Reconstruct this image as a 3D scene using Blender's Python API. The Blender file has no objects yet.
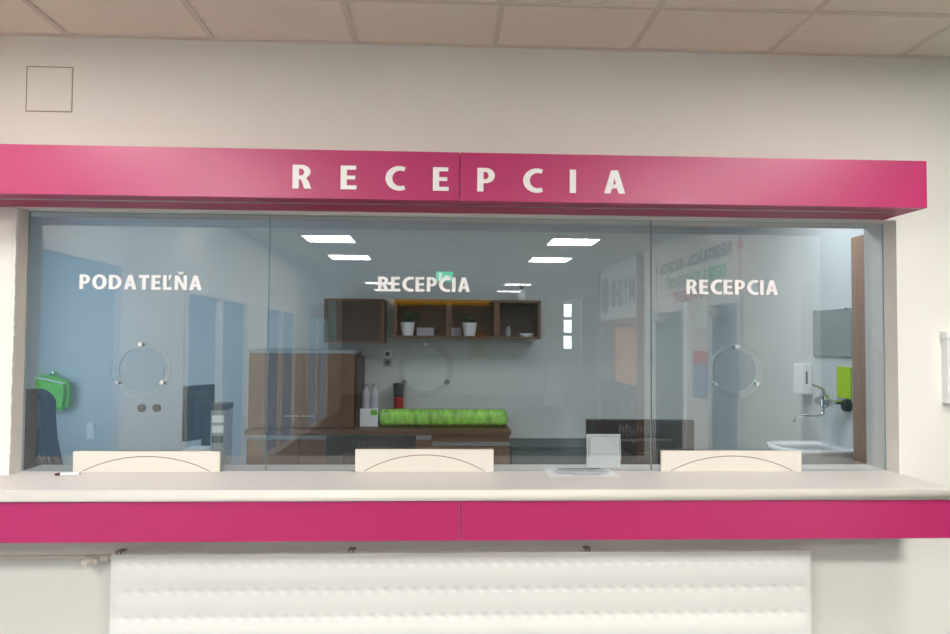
import bpy, bmesh, math, random
from math import pi, sin, cos, radians as R
from mathutils import Vector, Matrix
random.seed(7)
sc = bpy.context.scene
COL = sc.collection

# ------------------------------------------------------------------ camera
F = 712.0
YAW, PIT, ROL, DIST, EYE = 0.0434, 0.0349, 0.0070, 3.0376, 1.6
def _basis():
    cy, sy, cp, sp, cr, sr = cos(YAW), sin(YAW), cos(PIT), sin(PIT), cos(ROL), sin(ROL)
    xr = Vector((cy, -sy, 0)); yr = Vector((sy, cy, 0)); z = Vector((0, 0, 1))
    fw = yr*cp + z*sp; zz = z*cp - yr*sp
    return xr*cr + zz*sr, fw, zz*cr - xr*sr
RT, FW, UP = _basis()
CAM = Vector((0, -DIST, EYE))
def at(x, y, Y):
    """point on the plane Y seen at pixel x, y"""
    d = RT*((x-475)/F) + FW - UP*((y-317)/F)
    return CAM + d*((Y - CAM.y)/d.y)
cd = bpy.data.cameras.new('camera'); cam = bpy.data.objects.new('camera', cd); COL.objects.link(cam)
cd.sensor_width = 36; cd.lens = F/950*36; cd.clip_start = .05; cd.clip_end = 100
m = Matrix.Identity(4)
for i in range(3):
    m[i][0], m[i][1], m[i][2], m[i][3] = RT[i], UP[i], -FW[i], CAM[i]
cam.matrix_world = m; sc.camera = cam

# ------------------------------------------------------------------ materials
def lin(c):
    return tuple(((v/255)/12.92 if v/255 <= .04045 else ((v/255+.055)/1.055)**2.4) for v in c)
def mat(name, rgb, rough=.5, metal=0, var=.06, scale=8, bump=0, bscale=120, spec=.5, coat=0, stretch=None):
    m = bpy.data.materials.new(name); m.use_nodes = True
    nt = m.node_tree; n = nt.nodes; l = nt.links; b = n['Principled BSDF']
    c = lin(rgb)
    b.inputs['Roughness'].default_value = rough; b.inputs['Metallic'].default_value = metal
    b.inputs['Specular IOR Level'].default_value = spec
    if coat: b.inputs['Coat Weight'].default_value = coat
    tc = n.new('ShaderNodeTexCoord'); mp = n.new('ShaderNodeMapping'); l.new(tc.outputs['Object'], mp.inputs[0])
    if stretch: mp.inputs['Scale'].default_value = stretch
    nz = n.new('ShaderNodeTexNoise'); nz.inputs['Scale'].default_value = scale; nz.inputs['Detail'].default_value = 4
    l.new(mp.outputs[0], nz.inputs['Vector'])
    rp = n.new('ShaderNodeValToRGB'); l.new(nz.outputs['Fac'], rp.inputs[0])
    rp.color_ramp.elements[0].position = .3; rp.color_ramp.elements[1].position = .7
    rp.color_ramp.elements[0].color = tuple(v*(1-var) for v in c)+(1,)
    rp.color_ramp.elements[1].color = tuple(min(1, v*(1+var)) for v in c)+(1,)
    l.new(rp.outputs[0], b.inputs['Base Color'])
    if bump:
        n2 = n.new('ShaderNodeTexNoise'); n2.inputs['Scale'].default_value = bscale; l.new(mp.outputs[0], n2.inputs['Vector'])
        bp = n.new('ShaderNodeBump'); bp.inputs['Strength'].default_value = bump; bp.inputs['Distance'].default_value = .002
        l.new(n2.outputs['Fac'], bp.inputs['Height']); l.new(bp.outputs[0], b.inputs['Normal'])
    return m
def emit(name, rgb, s):
    m = bpy.data.materials.new(name); m.use_nodes = True
    nt = m.node_tree; nt.nodes.clear()
    o = nt.nodes.new('ShaderNodeOutputMaterial'); e = nt.nodes.new('ShaderNodeEmission')
    e.inputs[0].default_value = lin(rgb)+(1,); e.inputs[1].default_value = s
    nt.links.new(e.outputs[0], o.inputs[0]); return m
def glassmat(name, tint, gain, base):
    m = bpy.data.materials.new(name); m.use_nodes = True
    nt = m.node_tree; nt.nodes.clear(); n = nt.nodes; l = nt.links
    o = n.new('ShaderNodeOutputMaterial'); t = n.new('ShaderNodeBsdfTransparent'); g = n.new('ShaderNodeBsdfGlossy')
    g.inputs['Roughness'].default_value = 0; t.inputs[0].default_value = tint+(1,)
    fr = n.new('ShaderNodeFresnel'); fr.inputs[0].default_value = 1.5
    ma = n.new('ShaderNodeMath'); ma.operation = 'MULTIPLY_ADD'; ma.use_clamp = True
    l.new(fr.outputs[0], ma.inputs[0]); ma.inputs[1].default_value = gain; ma.inputs[2].default_value = base
    x = n.new('ShaderNodeMixShader'); l.new(ma.outputs[0], x.inputs[0]); l.new(t.outputs[0], x.inputs[1]); l.new(g.outputs[0], x.inputs[2])
    l.new(x.outputs[0], o.inputs[0]); return m

M = {}
M['wall'] = mat('wall_paint', (236, 234, 227), .75, var=.015, scale=2, bump=.15, bscale=160)
M['reveal'] = mat('reveal_paint', (226, 221, 214), .7, var=.03, scale=12, bump=.25, bscale=60)
M['ceil'] = mat('ceiling_tile', (246, 241, 222), .9, var=.02, scale=40, bump=.3, bscale=300)
M['tbar'] = mat('ceiling_bar', (226, 219, 203), .6, var=.02)
M['floor'] = mat('vinyl_floor', (76, 80, 80), .35, var=.08, scale=6)
M['magenta'] = mat('magenta_laminate', (174, 37, 98), .34, var=.02, scale=3, spec=.55)
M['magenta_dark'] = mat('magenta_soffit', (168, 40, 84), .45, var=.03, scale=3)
M['seam'] = mat('seam_shadow', (70, 20, 40), .8)
M['counter'] = mat('counter_laminate', (222, 217, 214), .38, var=.02, scale=60)
M['band'] = mat('counter_edge_band', (220, 214, 205), .45, var=.01)
M['cream'] = mat('cream_board', (220, 214, 205), .5, var=.02, scale=10)
M['groove'] = mat('groove', (120, 110, 98), .8)
M['white_vinyl'] = mat('white_vinyl', (250, 246, 244), .45, var=.01)
M['alu'] = mat('aluminium', (205, 205, 205), .3, 1, var=.03)
M['rad'] = mat('radiator_enamel', (250, 248, 243), .3, var=.01, scale=4)
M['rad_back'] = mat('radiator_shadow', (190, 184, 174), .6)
M['pipe'] = mat('pipe_paint', (232, 224, 212), .45, var=.02)
M['clip'] = mat('bracket_steel', (160, 140, 118), .5, .4)
M['crack'] = mat('crack', (150, 142, 130), .9)
M['glass'] = glassmat('partition_glass', (.965, .98, .98), 2.1, .015)
M['acryl'] = glassmat('acrylic', (.96, .98, .98), 1.0, .01)
M['edge'] = mat('glass_edge', (188, 212, 214), .2, var=.02)
M['acryl_edge'] = mat('acrylic_edge', (225, 236, 238), .2, var=.02)
M['dark_edge'] = mat('dark_glass_edge', (70, 80, 80), .3, var=.02)
M['chrome'] = mat('chrome', (215, 218, 222), .12, 1, var=.01)
M['wood'] = mat('walnut_laminate', (108, 72, 46), .45, var=.28, scale=5, stretch=(14, 14, .7))
M['wood_h'] = mat('walnut_laminate_flat', (102, 68, 45), .45, var=.25, scale=5, stretch=(.7, 14, 14))
M['wood_pale'] = mat('pale_wood', (160, 128, 110), .5, var=.15, scale=5, stretch=(14, 14, .7))
M['wood_dark'] = mat('dark_wood', (66, 46, 36), .5, var=.2, scale=5, stretch=(10, 10, .8))
M['black'] = mat('black_plastic', (24, 26, 27), .42, var=.1)
M['black_cloth'] = mat('black_fabric', (27, 28, 31), .85, var=.15, scale=60, bump=.3)
M['screen'] = mat('screen_glass', (10, 12, 14), .12, var=.02)
M['white'] = mat('white_plastic', (236, 238, 240), .35, var=.01)
M['paper'] = mat('paper', (236, 239, 242), .8, var=.01)
M['ink'] = mat('ink', (70, 74, 80), .8)
M['ink_light'] = mat('ink_light', (150, 155, 162), .8)
M['ceramic'] = mat('ceramic', (242, 243, 244), .12, var=.01)
M['office'] = mat('office_paint', (206, 210, 210), .8, var=.015, scale=2)
M['green_foil'] = mat('green_foil', (156, 216, 88), .25, var=.4, scale=5, bump=.6, bscale=7, coat=.8, stretch=(5, 1, 1.5))
M['green_cloth'] = mat('green_cloth', (104, 200, 30), .6, var=.15, scale=10)
M['lime'] = mat('lime_paper', (176, 214, 30), .6, var=.03)
M['leaf'] = mat('leaf', (42, 78, 44), .5, var=.3, scale=20)
M['soil'] = mat('soil', (60, 44, 34), .9)
M['red'] = mat('red_plastic', (178, 34, 36), .4)
M['navy'] = mat('navy_plastic', (34, 40, 54), .4)
M['teal'] = mat('teal_laminate', (58, 84, 84), .5, var=.06)
M['mirror'] = mat('mirror_silver', (190, 200, 196), .12, .55, var=.01)
M['grey'] = mat('grey_plastic', (150, 154, 156), .5)
M['lilac'] = mat('lilac_folder', (196, 192, 206), .6)
M['lamp'] = emit('lamp_panel', (255, 251, 246), 58)
M['fill_near'] = emit('fill_panel_near', (255, 251, 246), 30)  # for the added fill row by the reception wall
M['lamp_mid'] = emit('lamp_panel_mid', (255, 251, 246), 108)
M['lamp_far'] = emit('lamp_panel_far', (255, 251, 246), 7)
M['day'] = emit('daylight_pane', (156, 196, 222), .95)
M['office_day'] = emit('office_daylight', (186, 216, 240), 4.2)
M['far_day'] = emit('far_window', (225, 238, 255), 10)
M['exit'] = emit('exit_green', (0, 200, 140), 5)
M['exit_w'] = emit('exit_white', (220, 255, 240), 4)
M['door_grey'] = mat('grey_door', (176, 190, 192), .4, var=.03)
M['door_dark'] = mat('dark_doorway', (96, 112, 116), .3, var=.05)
M['tan'] = mat('tan_wood', (205, 140, 92), .5, var=.1)
M['brown'] = mat('brown_frame', (120, 84, 66), .5, var=.1)
M['yellow'] = mat('yellow_sign', (244, 190, 40), .5, var=.02)
M['yellow_glow'] = emit('yellow_fascia_glow', (236, 170, 30), .9)  # glow added to lift the dim far strip, which is no lamp
M['sign_white'] = mat('sign_board', (235, 238, 238), .5, var=.01)
M['sign_black'] = mat('sign_lettering', (24, 26, 30), .6)
M['sign_green'] = mat('sign_lettering_green', (30, 110, 84), .6)
M['sign_red'] = mat('sign_lettering_red', (140, 30, 50), .6)
M['poster_red'] = mat('poster_red', (160, 66, 70), .6)
M['poster_blue'] = mat('poster_blue', (112, 136, 164), .6, var=.25, scale=30)
M['panel_dark'] = mat('dark_front', (62, 52, 54), .5, var=.1)

# ------------------------------------------------------------------ builders
def obj(name, bm, mt, parent=None, smooth=False):
    me = bpy.data.meshes.new(name)
    bmesh.ops.recalc_face_normals(bm, faces=bm.faces)
    bm.to_mesh(me); bm.free()
    for a in (mt if isinstance(mt, (list, tuple)) else [mt]): me.materials.append(M[a])
    if smooth:
        for p in me.polygons: p.use_smooth = True
    o = bpy.data.objects.new(name, me); COL.objects.link(o)
    if parent: o.parent = parent
    if smooth:
        try: me.set_sharp_from_angle(angle=R(38))
        except Exception: pass
    return o
def tag(o, label=None, cat=None, group=None, kind=None):
    if label: o['label'] = label
    if cat: o['category'] = cat
    if group: o['group'] = group
    if kind: o['kind'] = kind
    return o
def thing(name, label, cat, loc=(0, 0, 0), rz=0, group=None):
    o = bpy.data.objects.new(name, None); COL.objects.link(o); o.location = loc; o.rotation_euler = (0, 0, rz)
    o.empty_display_size = .05
    return tag(o, label, cat, group)
def struct(name, bm, mt, parent=None):
    o = obj(name, bm, mt, parent); o['kind'] = 'structure'; return o
def B(): return bmesh.new()
def box(bm, x0, x1, y0, y1, z0, z1, bev=0, mi=0, mx=None):
    ret = bmesh.ops.create_cube(bm, size=1)
    vs = ret['verts']
    mt = Matrix.Translation(((x0+x1)/2, (y0+y1)/2, (z0+z1)/2)) @ Matrix.Diagonal((x1-x0, y1-y0, z1-z0, 1))
    if mx: mt = mx @ mt
    bmesh.ops.transform(bm, matrix=mt, verts=vs)
    fs = set(f for v in vs for f in v.link_faces)
    for f in fs: f.material_index = mi
    if bev:
        es = list(set(e for v in vs for e in v.link_edges))
        r = bmesh.ops.bevel(bm, geom=es, offset=bev, segments=2, affect='EDGES', profile=.6)
        for f in r['faces']: f.material_index = mi
    return bm
def bx(*a, **k): return box(B(), *a, **k)
def cyl(bm, p0, p1, r0, r1=None, seg=24, mi=0):
    p0, p1 = Vector(p0), Vector(p1); d = p1-p0
    r1 = r0 if r1 is None else r1
    q = d.to_track_quat('Z', 'Y').to_matrix().to_4x4()
    mt = Matrix.Translation((p0+p1)/2) @ q
    ret = bmesh.ops.create_cone(bm, cap_ends=True, segments=seg, radius1=r0, radius2=r1, depth=d.length, matrix=mt)
    for f in set(f for v in ret['verts'] for f in v.link_faces): f.material_index = mi
    return bm
def tube(bm, pts, r, seg=12, mi=0):
    pts = [Vector(p) for p in pts]; rings = []
    for i, p in enumerate(pts):
        t = (pts[min(i+1, len(pts)-1)] - pts[max(i-1, 0)]).normalized()
        up = Vector((0, 0, 1)) if abs(t.z) < .9 else Vector((1, 0, 0))
        a = t.cross(up).normalized(); b = t.cross(a)
        rr = r[i] if isinstance(r, (list, tuple)) else r
        rings.append([bm.verts.new(p + (a*cos(k*2*pi/seg) + b*sin(k*2*pi/seg))*rr) for k in range(seg)])
    for A, C in zip(rings, rings[1:]):
        for k in range(seg):
            f = bm.faces.new((A[k], A[(k+1) % seg], C[(k+1) % seg], C[k])); f.material_index = mi
    for Rg in (rings[0][::-1], rings[-1]): bm.faces.new(Rg).material_index = mi
    return bm
def lathe(bm, prof, c=(0, 0, 0), seg=32, mi=0):
    """prof: (radius, z) pairs"""
    rings = []
    for r, z in prof:
        if r < 1e-6: rings.append([bm.verts.new((c[0], c[1], c[2]+z))])
        else: rings.append([bm.verts.new((c[0]+r*cos(k*2*pi/seg), c[1]+r*sin(k*2*pi/seg), c[2]+z)) for k in range(seg)])
    for A, C in zip(rings, rings[1:]):
        for k in range(seg):
            a0, a1 = A[k % len(A)], A[(k+1) % len(A)]; c0, c1 = C[k % len(C)], C[(k+1) % len(C)]
            vs = []
            for v in (a0, a1, c1, c0):
                if v not in vs: vs.append(v)
            if len(vs) > 2: bm.faces.new(vs).material_index = mi
    return bm
def prism(loops, depth, mx=None):
    """2D loops (outer outlines and holes) filled and given a thickness along local z, 0 .. depth; returns a bmesh"""
    cu = bpy.data.curves.new('tmp', 'CURVE'); cu.dimensions = '2D'; cu.fill_mode = 'BOTH'; cu.extrude = depth/2
    for lp in loops:
        s = cu.splines.new('POLY'); s.points.add(len(lp)-1); s.use_cyclic_u = True
        for p, q in zip(s.points, lp): p.co = (q[0], q[1], 0, 1)
    o = bpy.data.objects.new('tmp', cu); COL.objects.link(o)
    me = bpy.data.meshes.new_from_object(o.evaluated_get(bpy.context.evaluated_depsgraph_get()))
    bm = B(); bm.from_mesh(me)
    bmesh.ops.remove_doubles(bm, verts=bm.verts, dist=1e-6)
    bmesh.ops.translate(bm, verts=bm.verts, vec=(0, 0, depth/2))
    if mx: bmesh.ops.transform(bm, matrix=mx, verts=bm.verts)
    bpy.data.objects.remove(o); bpy.data.curves.remove(cu); bpy.data.meshes.remove(me)
    for f in bm.faces: f.material_index = 0
    return bm
def facing_front(x, y, z):     # local x -> X, local y -> Z, local z -> -Y (towards the hall)
    return Matrix(((1, 0, 0, x), (0, 0, -1, y), (0, 1, 0, z), (0, 0, 0, 1)))
def ell(cx, cy, rx, ry, a0, a1, n=20):
    return [(cx+rx*cos(R(a0+(a1-a0)*i/n)), cy+ry*sin(R(a0+(a1-a0)*i/n))) for i in range(n+1)]

# ------------------------------------------------------------------ lettering (cap height 1)
def rect(x0, y0, x1, y1): return [(x0, y0), (x1, y0), (x1, y1), (x0, y1)]
def caron(cx): return [(cx-.2, 1.27), (cx-.09, 1.27), (cx, 1.17), (cx+.09, 1.27), (cx+.2, 1.27), (cx+.07, 1.07), (cx-.07, 1.07)]
def g_E(): return .56, [[(0, 0), (.56, 0), (.56, .17), (.22, .17), (.22, .42), (.51, .42), (.51, .58), (.22, .58), (.22, .83), (.54, .83), (.54, 1), (0, 1)]]
def g_I(): return .22, [rect(0, 0, .22, 1)]
def g_P(): return .62, [[(0, 0), (.22, 0), (.22, .36)] + ell(.30, .68, .32, .32, -90, 90) + [(0, 1)], [(.22, .52)] + ell(.29, .68, .11, .16, -90, 90) + [(.22, .84)]]
def g_R(): return .66, [[(0, 0), (.22, 0), (.22, .39), (.29, .39), (.41, 0), (.66, 0), (.56, .30), (.47, .44)] + ell(.30, .72, .32, .28, -40, 90) + [(0, 1)], [(.22, .55)] + ell(.29, .695, .11, .145, -90, 90) + [(.22, .84)]]
def g_C():
    return .66, [ell(.49, .5, .49, .52, 64, 296, 34) + [(.66, .20)] + ell(.52, .5, .28, .33, 294, 66, 34)[1:] + [(.66, .80)]]
def g_A(): return .76, [[(0, 0), (.23, 0), (.29, .23), (.47, .23), (.53, 0), (.76, 0), (.505, 1), (.255, 1)], [(.325, .39), (.435, .39), (.38, .70)]]
def g_O(): return .86, [ell(.43, .5, .43, .52, 0, 350, 36), ell(.43, .5, .195, .34, 0, 350, 36)]
def g_D(): return .76, [[(0, 0), (.26, 0)] + ell(.27, .5, .49, .5, -88, 88, 24) + [(0, 1)], [(.22, .165), (.26, .165)] + ell(.27, .5, .255, .335, -88, 88, 24) + [(.22, .835)]]
def g_T(): return .62, [[(.20, 0), (.42, 0), (.42, .82), (.62, .82), (.62, 1), (0, 1), (0, .82), (.20, .82)]]
def g_L2(): return .56, [[(0, 0), (.52, 0), (.52, .18), (.22, .18), (.22, 1), (0, 1)], [(.34, .70), (.42, .72), (.52, 1.03), (.34, 1.03)]]
def g_N2(): return .74, [[(0, 0), (.20, 0), (.20, .62), (.52, 0), (.74, 0), (.74, 1), (.54, 1), (.54, .40), (.22, 1), (0, 1)], caron(.37)]
GL = {'E': g_E, 'I': g_I, 'P': g_P, 'R': g_R, 'C': g_C, 'A': g_A, 'O': g_O, 'D': g_D, 'T': g_T, 'Ľ': g_L2, 'Ň': g_N2}
def letters(word, x0, x1, y0, h, sp, Y, depth, parent, slope=0.0):
    """word from x0 to x1, base line z = y0, cap height h, gap sp (in cap heights), standing proud of plane Y"""
    adv = [GL[c]()[0] for c in word]
    W = sum(adv) + sp*(len(word)-1); sx = (x1-x0)/W; x = x0
    for c, w in zip(word, adv):
        lp = [[(px*sx, py*h) for px, py in q] for q in GL[c]()[1]]
        obj('letter', prism(lp, depth, facing_front(x, Y, y0)), 'white_vinyl', parent)
        x += (w+sp)*sx

# ------------------------------------------------------------------ dimensions
ZC, ZT, ZB, YH, ZCT, YC = 2.8798, 2.3387, 2.1486, -.2836, 1.0373, -.3108
XH, XR, XL, YG, YI = 1.9305, 1.9864, -1.7905, .0964, .24
ZAP = .8428; SLAB = .042
HL, HR, HB = -2.38, 2.73, -18.3       # hall: left wall, right wall, far wall
OL, OR, OB, OC = -3.6, 2.35, 3.2, 2.75  # office: left, right, back, ceiling

# ------------------------------------------------------------------ setting
# reception wall with its opening (one wall)
b = B()
# grid of cells with the opening missing
xs = [-3.75, XL, XR, 5.0]; zs = [0, ZCT-SLAB, ZB, ZC+.12]
for y0, y1, xl in ((0, YG+.012, XL), (YG+.012, YI, XL-.35)):
    xs[1] = xl
    for i in range(3):
        for k in range(3):
            if (i, k) == (1, 1): continue
            box(b, xs[i], xs[i+1], y0, y1, zs[k], zs[k+1])
bmesh.ops.remove_doubles(b, verts=b.verts, dist=1e-5)
seen = {}
for f in list(b.faces):
    c = tuple(round(v, 4) for v in f.calc_center_median())
    seen.setdefault(c, []).append(f)
dup_f = [f for fs in seen.values() if len(fs) > 1 for f in fs]
bmesh.ops.delete(b, geom=dup_f, context='FACES')
wf = struct('wall_front', b, ['wall', 'reveal'])
for p in wf.data.polygons:
    c = p.center
    if abs(p.normal.y) < .5 and XL-.01 < c.x < XR+.01 and ZCT-.1 < c.z < ZB+.01: p.material_index = 1
# left plaster edge of the opening, rough
b = B(); n = 110; A = []
for i in range(n+1):
    z = ZCT + (ZB-ZCT)*i/n
    j = random.uniform(0, .004)
    A.append([b.verts.new((XL-.012-random.uniform(0, .003), -.0005, z)), b.verts.new((XL-.004, -.004-random.uniform(0, .002), z)), b.verts.new((XL+.004+j, -.003, z)), b.verts.new((XL+.003+j*.6, .012, z))])
for p, q in zip(A, A[1:]):
    for k in range(3): b.faces.new((p[k], p[k+1], q[k+1], q[k]))
struct('trim_1', b, 'wall')

struct('floor', bx(-3.75, 5.0, HB-.1, OB+.1, -.1, 0), 'floor')
struct('ceiling', bx(-3.75, 5.0, HB-.1, 0, ZC, ZC+.1), 'ceil')
# T-bars of the tiled ceiling
X0 = -1.5911; ROW = -.40
b = B()
x = X0-.6
while x < HR:
    box(b, x-.012, x+.012, -10, 0, ZC-.006, ZC+.001); x += .6
y = ROW
while y > -10:
    box(b, HL, HR, y-.012, y+.012, ZC-.0055, ZC+.001); y -= .6
box(b, HL, HR, -.022, 0, ZC-.005, ZC+.001)
struct('trim_2', b, 'tbar')

# hall behind the camera (the glass mirrors it)
b = B()
lwin = [(-2.15, -.86, .05, 2.2), (-5.5, -3.4, .05, 2.1), (-8.3, -6.3, .05, 2.1), (-11.5, -9.3, .05, 2.1)]
edges = sorted([-13.5, 0] + [v for w in lwin for v in w[:2]])
for y0, y1 in zip(edges, edges[1:]):
    if any(abs(w[0]-y0) < 1e-6 for w in lwin): box(b, HL-.15, HL, y0, y1, 2.2 if y0 > -3 else 2.1, ZC)
    else: box(b, HL-.15, HL, y0, y1, 0, ZC)
box(b, -3.75, HL-.15, -13.5, -13.35, 0, ZC); box(b, -3.75, -3.65, HB, -13.5, 0, ZC)
struct('wall_left', b, 'wall')
for i, w in enumerate(lwin):
    f = struct('window_%d' % (i+1), B(), 'white')
    b = B(); y0, y1, z0, z1 = w; t = .07
    box(b, HL-.06, HL+.02, y0, y0+t, 0, z1); box(b, HL-.06, HL+.02, y1-t, y1, 0, z1)
    box(b, HL-.06, HL+.02, y0+t, y1-t, z1-t, z1); box(b, HL-.06, HL+.02, y0+t, y1-t, 0, t)
    if y1-y0 > 1.5: box(b, HL-.06, HL+.02, (y0+y1)/2-.05, (y0+y1)/2+.05, t, z1-t)
    b.to_mesh(f.data); b.free()
    struct('window_pane', bx(HL-.05, HL-.03, y0+.02, y1-.02, .02, z1-.02), 'day', f)
YA, YK = -2.1, -8.97
struct('wall_right', bx(HR, HR+.15, YK, YA, 0, ZC), 'wall')
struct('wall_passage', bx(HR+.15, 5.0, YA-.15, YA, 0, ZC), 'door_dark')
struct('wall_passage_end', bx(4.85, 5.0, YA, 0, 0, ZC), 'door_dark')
struct('wall_far_right', bx(4.85, 5.0, HB, YK, 0, ZC), 'wall')
struct('wall_kiosk_end', bx(HR+.15, 4.85, YK, YK+.15, 0, ZC), 'wall')
struct('wall_far', bx(-3.75, 5.0, HB-.1, HB, 0, ZC), 'wall')

# office behind the glass
struct('wall_office_back', bx(OL-.1, OR+.1, OB, OB+.1, 0, OC), 'office')
struct('wall_office_right', bx(OR, OR+.1, YI, OB, 0, OC), 'office')
b = B()
box(b, OL-.1, OL, YI, OB, 0, .9); box(b, OL-.1, OL, YI, OB, 2.2, OC)
box(b, OL-.1, OL, YI, .5, .9, 2.2); box(b, OL-.1, OL, 2.7, OB, .9, 2.2)
struct('wall_office_left', b, 'office')
f = struct('window_6', bx(OL-.08, OL-.02, 1.57, 1.63, .9, 2.2), 'white')
struct('window_pane', bx(OL-.07, OL-.05, .5, 2.7, .9, 2.2), 'office_day', f)
struct('ceiling_office', bx(OL-.1, OR+.1, YI, OB+.1, OC, OC+.1), 'office')

# ------------------------------------------------------------------ ceiling lights of the hall
def ceiling_light(x, y, label):
    t = thing('ceiling_light', label, 'ceiling light', (x, y, ZC-.03), 0, 'square ceiling panel lights of the hall')
    b = B(); s = .3
    box(b, -s, s, -s, -s+.012, 0, .03); box(b, -s, s, s-.012, s, 0, .03); box(b, -s, -s+.012, -s+.012, s-.012, 0, .03); box(b, s-.012, s, -s+.012, s-.012, 0, .03)
    obj('frame', b, 'white', t)
    obj('diffuser', bx(-s+.012, s-.012, -s+.012, s-.012, .004, .028), 'fill_near' if y > -2 else 'lamp_mid' if y > -4 else 'lamp' if y > -10 else 'lamp_far', t)
rows = [(-1.5, 'unseen fill added by the reception wall'), (-3.6, 'above the visitors'), (-5.57, 'first row mirrored in the glass'), (-7.5, 'second row mirrored in the glass'), (-12.2, 'third row mirrored in the glass'), (-14.3, 'last row mirrored in the glass')]  # first row is unseen fill, added to brighten the upper wall
for y, w in rows:
    for x, s in ((-1.42, 'left'), (1.6, 'right')):
        if y > -4: x *= 1.25
        ceiling_light(x, y, 'white square ceiling panel light, %s side, %s' % (s, w))

# ------------------------------------------------------------------ mirrored side of the hall
def rightwall(y, z): # local x -> -Y, local y -> Z, local z -> -X
    return Matrix(((0, 0, -1, HR), (-1, 0, 0, y), (0, 1, 0, z), (0, 0, 0, 1)))
def text_mesh(name, txt, size, width, mt, mx, parent, bold=.03):
    """txt as single letters, each a mesh of its own, spread over the given width"""
    parts, x = [], 0
    for ch in txt:
        if ch == ' ': x += size*.28; continue
        cu = bpy.data.curves.new('tmp', 'FONT'); cu.body = ch; cu.size = size; cu.extrude = .002; cu.offset = bold*size
        o = bpy.data.objects.new('tmp', cu); COL.objects.link(o)
        me = bpy.data.meshes.new_from_object(o.evaluated_get(bpy.context.evaluated_depsgraph_get()))
        bm = B(); bm.from_mesh(me)
        xs_ = [v.co.x for v in bm.verts]; w = max(xs_)-min(xs_)
        bmesh.ops.translate(bm, verts=bm.verts, vec=(x-min(xs_), 0, .002)); parts.append(bm); x += w+size*.07
        bpy.data.objects.remove(o); bpy.data.curves.remove(cu); bpy.data.meshes.remove(me)
    k = width/(x-size*.07)
    for bm in parts:
        bmesh.ops.scale(bm, verts=bm.verts, vec=(k, 1, 1)); bmesh.ops.transform(bm, matrix=mx, verts=bm.verts)
        for f in bm.faces: f.material_index = 0
        obj(name, bm, mt, parent)
t = thing('direction_sign', 'lettered direction sign REGISTRÁCIA - RECEPCIA with arrows above two doors', 'sign', (HR, -4.5, 2.1))
inv = Matrix.Translation((-HR, 4.5, -2.1))
text_mesh('letter', 'REGISTRÁCIA - RECEPCIA', .17, 2.25, 'sign_black', inv @ rightwall(-3.42, 2.46), t)
text_mesh('letter', 'DETSKÁ POHOTOVOSŤ', .17, 1.85, 'sign_green', inv @ rightwall(-3.55, 2.26), t)
text_mesh('letter', 'PACIENT', .17, .95, 'sign_red', inv @ rightwall(-4.2, 2.08), t)
for y in (-3.22, -5.8):
    arrow = [(-.012, 0), (.012, 0), (.012, .42), (.06, .42), (0, .62), (-.06, .42), (-.012, .42)]
    obj('arrow', prism([arrow], .003, inv @ rightwall(y, 2.06)), 'sign_red', t)
for i, (y0, y1) in enumerate(((-5.85, -4.67), (-3.94, -3.16))):
    d = struct('door_%d' % (i+1), bx(HR-.02, HR+.0, y0+.07, y1-.07, 0, 1.97), 'door_dark')
    b = B(); box(b, HR-.03, HR, y0, y0+.07, 0, 2.05); box(b, HR-.03, HR, y1-.07, y1, 0, 2.05); box(b, HR-.03, HR, y0+.07, y1-.07, 1.97, 2.05)
    struct('door_frame', b, 'white', d)
    b = B(); box(b, HR-.09, HR-.02, y0+.15, y0+.45, 1.86, 1.93); tube(b, [(HR-.06, y0+.3, 1.95), (HR-.2, y0+.5, 1.96), (HR-.05, y0+.75, 1.97)], .01)
    struct('door_closer', b, 'grey', d)
t = thing('poster', 'poster with red heading and blue body between the two doors', 'poster', (HR, -4.25, 1.02))
obj('sheet', bx(-.006, 0, -.22, .22, 0, .36), 'poster_blue', t); obj('heading', bx(-.006, 0, -.22, .22, .361, .5), 'poster_red', t)
tag(obj('notice', bx(HR-.006, HR, -6.1, -5.93, 1.3, 1.5), 'poster_blue'), 'small blue notice between the kiosk and the first door', 'notice')
b = bx(HR-.02, HR, -4.5, -4.1, 1.75, 2.06, bev=.003); tag(obj('electrical_cover', b, 'sign_white'), 'white electrical cover plate between the two doors', 'cover')
# kiosk
t = thing('kiosk', 'tan framed kiosk front with large white lettered sign board', 'kiosk', (HR, -7.68, 0))
inv = Matrix.Translation((-HR, 7.68, 0))
obj('sign_board', bx(-.05, 0, -1.2, 1.18, 1.97, 2.8), 'sign_white', t)
text_mesh('letter', 'MYSHB', .56, 1.45, 'sign_black', inv @ rightwall(-6.66, 2.18) @ Matrix.Translation((0, 0, .05)), t)
obj('emblem', prism([ell(0, 0, .30, .30, 0, 350, 36)], .004, inv @ rightwall(-8.5, 2.37) @ Matrix.Translation((0, 0, .05))), 'ink', t)
b = B(); box(b, -.08, 0, 1.19, 1.3, 0, 2.82); box(b, -.08, 0, -1.3, -1.21, 0, 2.82); box(b, -.07, 0, -1.2, 1.18, 1.86, 1.96); box(b, -.07, 0, -.35, -.25, 1.0, 1.85)
obj('frame', b, 'brown', t)
obj('shutter', bx(-.02, 0, -.24, 1.18, 1.0, 1.85), 'tan', t)
obj('pane', bx(-.02, 0, -1.2, -.36, 1.0, 1.85), 'door_dark', t)
b = bx(-.04, 0, -1.2, 1.18, 0, .99); obj('counter_front', b, 'panel_dark', t)
for yy, zz in ((.2, .3), (.55, .35), (.9, .3), (.35, .65), (.75, .68)):
    pts = [(-.043, yy + (.03+.017*a)*cos(a), zz + (.03+.017*a)*sin(a)) for a in [i*.35 for i in range(20)]]
    obj('ornament', tube(B(), pts, .012, 6), 'grey', t)
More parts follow.
